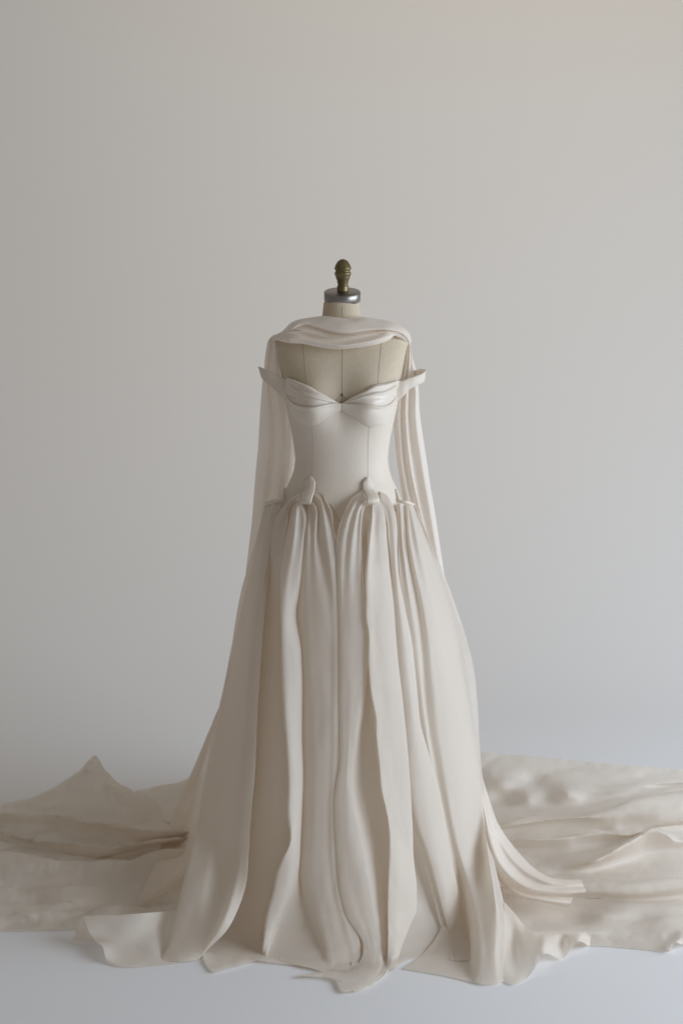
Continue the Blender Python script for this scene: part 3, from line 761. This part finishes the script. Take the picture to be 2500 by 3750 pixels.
RC5 = [(1800, 3250, .05), (2000, 3242, .05), (2138, 3235, .07), (2265, 3231, .075), (2393, 3219, .08), (2570, 3206, .085)]
RC3 = [(1730, 3080, .085), (1900, 3071, .085), (2010, 3069, .085), (2138, 3053, .09), (2202, 3043, .095), (2297, 3059, .08), (2380, 3036, .08), (2570, 3012, .08)]
RC2 = [(1780, 3030, .08), (1825, 3018, .09), (1908, 2995, .10), (2074, 2986, .10), (2233, 2957, .13), (2329, 2925, .15), (2420, 2908, .155), (2570, 2888, .16)]
build("train", [[(1835, 3450, .004), (1946, 3458, .004), (2061, 3462, .004), (2202, 3464, .004), (2350, 3476, .004), (2444, 3486, .004), (2470, 3446, .035), (2500, 3458, .015), (2570, 3450, .01)],
                [(1835, 3425, .03), (1959, 3432, .022), (2163, 3435, .015), (2300, 3442, .014), (2444, 3450, .015), (2490, 3430, .03), (2570, 3425, .02)],
                [(1835, 3398, .035), (1959, 3410, .04), (2042, 3412, .036), (2163, 3411, .030), (2330, 3405, .022), (2450, 3400, .03), (2570, 3395, .02)],
                [(1835, 3350, .03), (1960, 3360, .015), (2100, 3368, .012), (2220, 3360, .03), (2330, 3360, .02), (2450, 3355, .03), (2570, 3345, .02)],
                [(1800, 3300, .03), (2000, 3310, .02), (2151, 3320, .02), (2280, 3325, .035), (2400, 3318, .03), (2570, 3305, .03)],
                [(1800, 3285, .03), (2000, 3285, .035), (2151, 3290, .025), (2348, 3298, .02), (2570, 3276, .025)],
                [(1800, 3270, .045), (2000, 3265, .045), (2151, 3268, .055), (2348, 3268, .055), (2570, 3250, .06)],
                RC5, down(RC5, 3, .05), down(RC5, -25, .035),
                [(1730, 3190, .04), (2000, 3195, .03), (2138, 3190, .03), (2265, 3170, .03), (2393, 3130, .035), (2570, 3100, .05)],
                [(1730, 3120, .05), (2010, 3150, .04), (2100, 3165, .055), (2160, 3158, .075), (2233, 3120, .095), (2316, 3072, .11), (2393, 3032, .125), (2431, 3046, .11), (2480, 3075, .08), (2570, 3065, .08)],
                [(1730, 3110, .04), (2010, 3115, .045), (2100, 3115, .05), (2170, 3105, .05), (2233, 3092, .05), (2320, 3062, .06), (2393, 3042, .07), (2480, 3045, .07), (2570, 3035, .07)],
                RC3, down(RC3, 2, .06),
                [(1780, 3045, .07), (1844, 3037, .07), (1978, 3020, .08), (2106, 3005, .09), (2202, 3017, .085), (2265, 3034, .07), (2380, 3026, .075), (2570, 3004, .08)],
                [(1780, 3038, .09), (1835, 3028, .10), (1960, 3006, .105), (2090, 2995, .11), (2220, 2985, .115), (2300, 2970, .125), (2400, 2960, .13), (2570, 2940, .14)],
                RC2, down(RC2, 5, .07),
                [(1740, 2960, .03), (1850, 2960, .04), (2000, 2960, .045), (2150, 2948, .05), (2300, 2915, .06), (2420, 2895, .07), (2570, 2875, .08)],
                [(1740, 2930, .05), (1850, 2930, .035), (1930, 2910, .07), (2010, 2905, .06), (2075, 2900, .085), (2150, 2915, .06), (2300, 2890, .07), (2420, 2880, .06), (2570, 2860, .07)],
                [(1740, 2865, .06), (1830, 2870, .08), (1950, 2875, .06), (2070, 2870, .08), (2200, 2880, .065), (2350, 2875, .07), (2570, 2862, .07)],
                [(1740, 2800, .10), (1840, 2805, .10), (2042, 2820, .095), (2265, 2835, .09), (2457, 2840, .085), (2570, 2848, .08)],
                [(1735, 2750, .13), (1758, 2752, .13), (1900, 2764, .125), (2042, 2777, .12), (2265, 2798, .11), (2457, 2814, .10), (2570, 2830, .09)]],
      150, 6, mat=M_TRAIN, parent=gown, wob=[(0.003, (6, 14, 10), 21.0), (0.005, (6, 17, 10), 8.0, 0.003, True), (0.0018, (18, 34, 24), 8.0, 0.003, True)], **FL)

# ------------------------------------------------------------------ scarf: drape over the chest, tails down the back
scarf = empty("scarf", (0, 0, z_of(1230)), "sheer blush chiffon scarf draped across the neck of the form with long hanging tails", "scarf")
SC = scarf.location.copy()


def sbuild(name, lines, n, sub, mapper, mat, wob=None, scale=(1, 1, 1400), squash=1.0):
    if squash != 1.0:
        m = [sum(l[i][2] for l in lines) / len(lines) for i in range(len(lines[0]))]
        lines = [[(x, y, m[i] + squash * (d - m[i])) for i, (x, y, d) in enumerate(l)] for l in lines]
    o = build(name, lines, n, sub, mapper, mat, None, wob, 0.0, scale)
    o.parent = scarf
    o.matrix_parent_inverse.identity()
    o.data.transform(__import__("mathutils").Matrix.Translation(-SC))
    return o


D0 = [(985, 1262, .03), (996, 1231, .0), (1020, 1220, -.03), (1043, 1203, -.05), (1058, 1186, -.05), (1087, 1172, -.055), (1137, 1163, -.065), (1186, 1158, -.078), (1212, 1160, -.084), (1250, 1164, -.088), (1284, 1167, -.084), (1329, 1160, -.074), (1382, 1168, -.06), (1436, 1181, -.05), (1471, 1197, -.04), (1494, 1217, -.02), (1505, 1250, .02)]
D1 = [(988, 1266, .01), (1000, 1236, -.035), (1024, 1227, -.065), (1048, 1212, -.082), (1066, 1193, -.085), (1095, 1180, -.088), (1141, 1178, -.095), (1186, 1180, -.104), (1220, 1182, -.108), (1254, 1184, -.11), (1288, 1186, -.108), (1329, 1182, -.10), (1382, 1185, -.09), (1436, 1195, -.08), (1469, 1208, -.065), (1490, 1226, -.045), (1503, 1255, .0)]
D2 = [(988, 1266, .005), (1000, 1238, -.04), (1028, 1229, -.075), (1054, 1217, -.095), (1076, 1200, -.10), (1110, 1186, -.098), (1143, 1192, -.105), (1186, 1206, -.113), (1222, 1215, -.118), (1257, 1219, -.12), (1288, 1218, -.12), (1329, 1212, -.115), (1380, 1206, -.105), (1430, 1208, -.095), (1462, 1215, -.08), (1486, 1232, -.06), (1500, 1258, -.01)]
D3 = [(988, 1266, .01), (1000, 1239, -.03), (1030, 1230, -.06), (1056, 1219, -.08), (1080, 1204, -.085), (1112, 1192, -.085), (1145, 1198, -.092), (1186, 1212, -.098), (1222, 1221, -.102), (1257, 1225, -.105), (1288, 1223, -.105), (1329, 1217, -.10), (1380, 1211, -.092), (1428, 1211, -.084), (1456, 1218, -.07), (1480, 1235, -.05), (1496, 1260, .0)]
D4 = [(988, 1268, .005), (1000, 1240, -.045), (1026, 1230, -.085), (1052, 1216, -.108), (1084, 1210, -.112), (1120, 1214, -.115), (1150, 1222, -.12), (1186, 1230, -.125), (1222, 1234, -.128), (1257, 1234, -.128), (1290, 1231, -.126), (1329, 1225, -.12), (1380, 1217, -.11), (1425, 1214, -.098), (1450, 1220, -.08), (1474, 1237, -.06), (1492, 1262, -.01)]
D5 = [(990, 1270, .005), (1003, 1242, -.045), (1028, 1234, -.085), (1054, 1224, -.10), (1086, 1222, -.104), (1122, 1228, -.106), (1152, 1236, -.11), (1186, 1243, -.114), (1222, 1248, -.116), (1257, 1250, -.116), (1290, 1246, -.116), (1329, 1239, -.114), (1380, 1229, -.108), (1422, 1220, -.096), (1447, 1223, -.08)]
D6 = [(992, 1272, .0), (1006, 1244, -.05), (1032, 1242, -.095), (1058, 1240, -.115), (1088, 1238, -.122), (1122, 1244, -.126), (1152, 1252, -.13), (1186, 1259, -.134), (1222, 1264, -.136), (1257, 1265, -.136), (1292, 1261, -.135), (1329, 1255, -.131), (1380, 1243, -.122), (1420, 1231, -.105), (1448, 1222, -.08)]
D7 = [(994, 1274, .005), (1008, 1246, -.045), (1034, 1252, -.09), (1064, 1257, -.108), (1092, 1258, -.113), (1122, 1262, -.115), (1152, 1270, -.117), (1186, 1276, -.118), (1222, 1280, -.119), (1257, 1280, -.119), (1292, 1276, -.119), (1329, 1271, -.117), (1380, 1261, -.112), (1420, 1247, -.10), (1450, 1222, -.078)]
sbuild("neck_drape", [D0, D1, D2, D3, D4], 90, 6, map_depth, M_CHIF, (0.0018, (12, 12, 30), 6.0))
sbuild("neck_drape", [D4, D5, D6, D7], 90, 6, map_depth, M_CHIF, (0.0018, (12, 12, 30), 6.0))

T = [[(1014, 1240, .03), (1024, 1262, .075), (1036, 1330, .10), (1044, 1420, .11), (1050, 1560, .10), (1056, 1620, .10), (1050, 1700, .10), (1040, 1790, .10), (1030, 1900, .12), (1000, 2080, .14), (960, 2360, .16)],
     [(1003, 1234, -.02), (1004, 1262, .015), (1006, 1330, .045), (1010, 1420, .06), (1030, 1560, .07), (1034, 1620, .075), (1028, 1700, .075), (1018, 1790, .08), (1005, 1900, .10), (970, 2080, .12), (930, 2360, .16)],
     [(997, 1232, -.01), (995, 1262, .03), (990, 1330, .07), (992, 1420, .09), (1008, 1560, .10), (1008, 1620, .105), (1002, 1700, .105), (992, 1790, .11), (978, 1900, .12), (950, 2080, .14), (910, 2360, .17)],
     [(992, 1233, -.01), (988, 1262, .015), (980, 1330, .045), (978, 1420, .06), (984, 1560, .065), (982, 1620, .07), (975, 1700, .07), (965, 1790, .075), (952, 1900, .09), (930, 2080, .12), (895, 2360, .17)],
     [(987, 1238, .0), (980, 1266, .025), (970, 1330, .06), (966, 1420, .075), (962, 1560, .085), (956, 1650, .09), (950, 1720, .09), (942, 1800, .095), (932, 1900, .11), (916, 2040, .13), (885, 2360, .18)],
     [(983, 1246, .02), (978, 1268, .05), (967, 1340, .09), (958, 1420, .10), (949, 1560, .105), (945, 1650, .11), (938, 1720, .11), (931, 1800, .115), (921, 1920, .13), (905, 2050, .15), (878, 2360, .19)]]
sbuild("tail", T, 110, 7, map_depth, M_CHIF, (0.003, (12, 12, 2.5), 8.0), squash=0.5)
sbuild("tail", [[(1066, 1400, .13), (1080, 1500, .135), (1082, 1600, .14), (1075, 1700, .14), (1060, 1790, .14), (1050, 1900, .15)], [(1040, 1400, .12), (1055, 1500, .125), (1062, 1600, .13), (1058, 1700, .13), (1045, 1790, .13), (1035, 1900, .14)],
                [(1020, 1400, .13), (1030, 1500, .135), (1040, 1600, .14), (1036, 1700, .14), (1026, 1790, .14), (1020, 1900, .15)]], 40, 6, map_depth, M_CHIF, (0.002, (12, 12, 2.5), 2.0))
T = [[(1484, 1240, .03), (1476, 1300, .09), (1462, 1360, .105), (1448, 1430, .11), (1438, 1520, .10), (1443, 1600, .105), (1452, 1690, .105), (1464, 1780, .11), (1478, 1860, .12), (1510, 1980, .13), (1560, 2200, .15)],
     [(1491, 1228, -.02), (1491, 1300, .03), (1484, 1360, .06), (1470, 1430, .07), (1460, 1520, .075), (1464, 1600, .08), (1470, 1690, .08), (1484, 1780, .085), (1500, 1860, .10), (1530, 1980, .12), (1580, 2200, .15)],
     [(1494, 1224, -.02), (1495, 1300, .045), (1490, 1360, .08), (1480, 1430, .095), (1474, 1520, .10), (1477, 1600, .105), (1484, 1690, .105), (1500, 1780, .11), (1518, 1860, .12), (1548, 1980, .14), (1596, 2200, .16)],
     [(1497, 1222, -.02), (1499, 1300, .02), (1496, 1360, .045), (1488, 1430, .055), (1485, 1520, .06), (1490, 1600, .065), (1500, 1690, .065), (1516, 1780, .07), (1534, 1860, .085), (1562, 1980, .11), (1610, 2200, .16)],
     [(1499, 1224, -.01), (1503, 1300, .03), (1504, 1360, .06), (1502, 1430, .085), (1498, 1520, .09), (1503, 1600, .095), (1514, 1690, .095), (1530, 1780, .10), (1546, 1860, .11), (1572, 1980, .13), (1618, 2200, .17)],
     [(1501, 1230, .0), (1505, 1300, .03), (1512, 1360, .055), (1520, 1430, .06), (1520, 1520, .065), (1528, 1600, .07), (1542, 1690, .075), (1556, 1780, .08), (1570, 1860, .09), (1590, 1980, .12), (1628, 2200, .18)],
     [(1503, 1240, .02), (1507, 1300, .06), (1520, 1350, .09), (1532, 1430, .10), (1535, 1500, .10), (1547, 1590, .10), (1563, 1690, .105), (1578, 1790, .11), (1590, 1860, .12), (1606, 1970, .14), (1640, 2200, .19)]]
sbuild("tail", T, 110, 7, map_depth, M_CHIF, (0.003, (12, 12, 2.5), 18.0), squash=0.5)
sbuild("tail", [[(1764, 2840, .29), (1800, 2957, .20), (1832, 3034, .15), (1883, 3104, .115), (1934, 3161, .10), (2010, 3212, .09), (2055, 3221, .088), (2128, 3222, .085)],
                [(1764, 2870, .29), (1798, 2990, .205), (1834, 3080, .155), (1884, 3150, .125), (1935, 3195, .11), (2010, 3232, .10), (2060, 3238, .095), (2132, 3236, .09)],
                [(1764, 2900, .26), (1796, 3020, .185), (1834, 3115, .13), (1884, 3180, .105), (1938, 3222, .09), (2010, 3246, .085), (2062, 3250, .082), (2138, 3248, .08)],
                [(1764, 2930, .26), (1795, 3050, .19), (1832, 3160, .13), (1880, 3220, .105), (1930, 3250, .095), (1990, 3262, .09), (2062, 3262, .088), (2143, 3260, .085)],
                [(1766, 2960, .22), (1795, 3090, .15), (1832, 3195, .09), (1870, 3232, .08), (1908, 3257, .075), (1978, 3271, .072), (2061, 3274, .072), (2144, 3267, .075)]], 80, 6, map_floor, M_CHIF, (0.002, (14, 14, 14), 3.0), (1, 1, 800), squash=0.5)
sbuild("tail", [[(1790, 3060, .14), (1835, 3190, .085), (1900, 3252, .07), (2000, 3280, .065), (2096, 3285, .06)], [(1790, 3100, .15), (1830, 3205, .10), (1890, 3268, .08), (1990, 3296, .07), (2090, 3305, .06)],
                [(1792, 3150, .10), (1826, 3225, .07), (1880, 3275, .055), (1985, 3305, .05), (2080, 3324, .04)]], 50, 6, map_floor, M_CHIF, (0.002, (14, 14, 14), 5.0), (1, 1, 800))
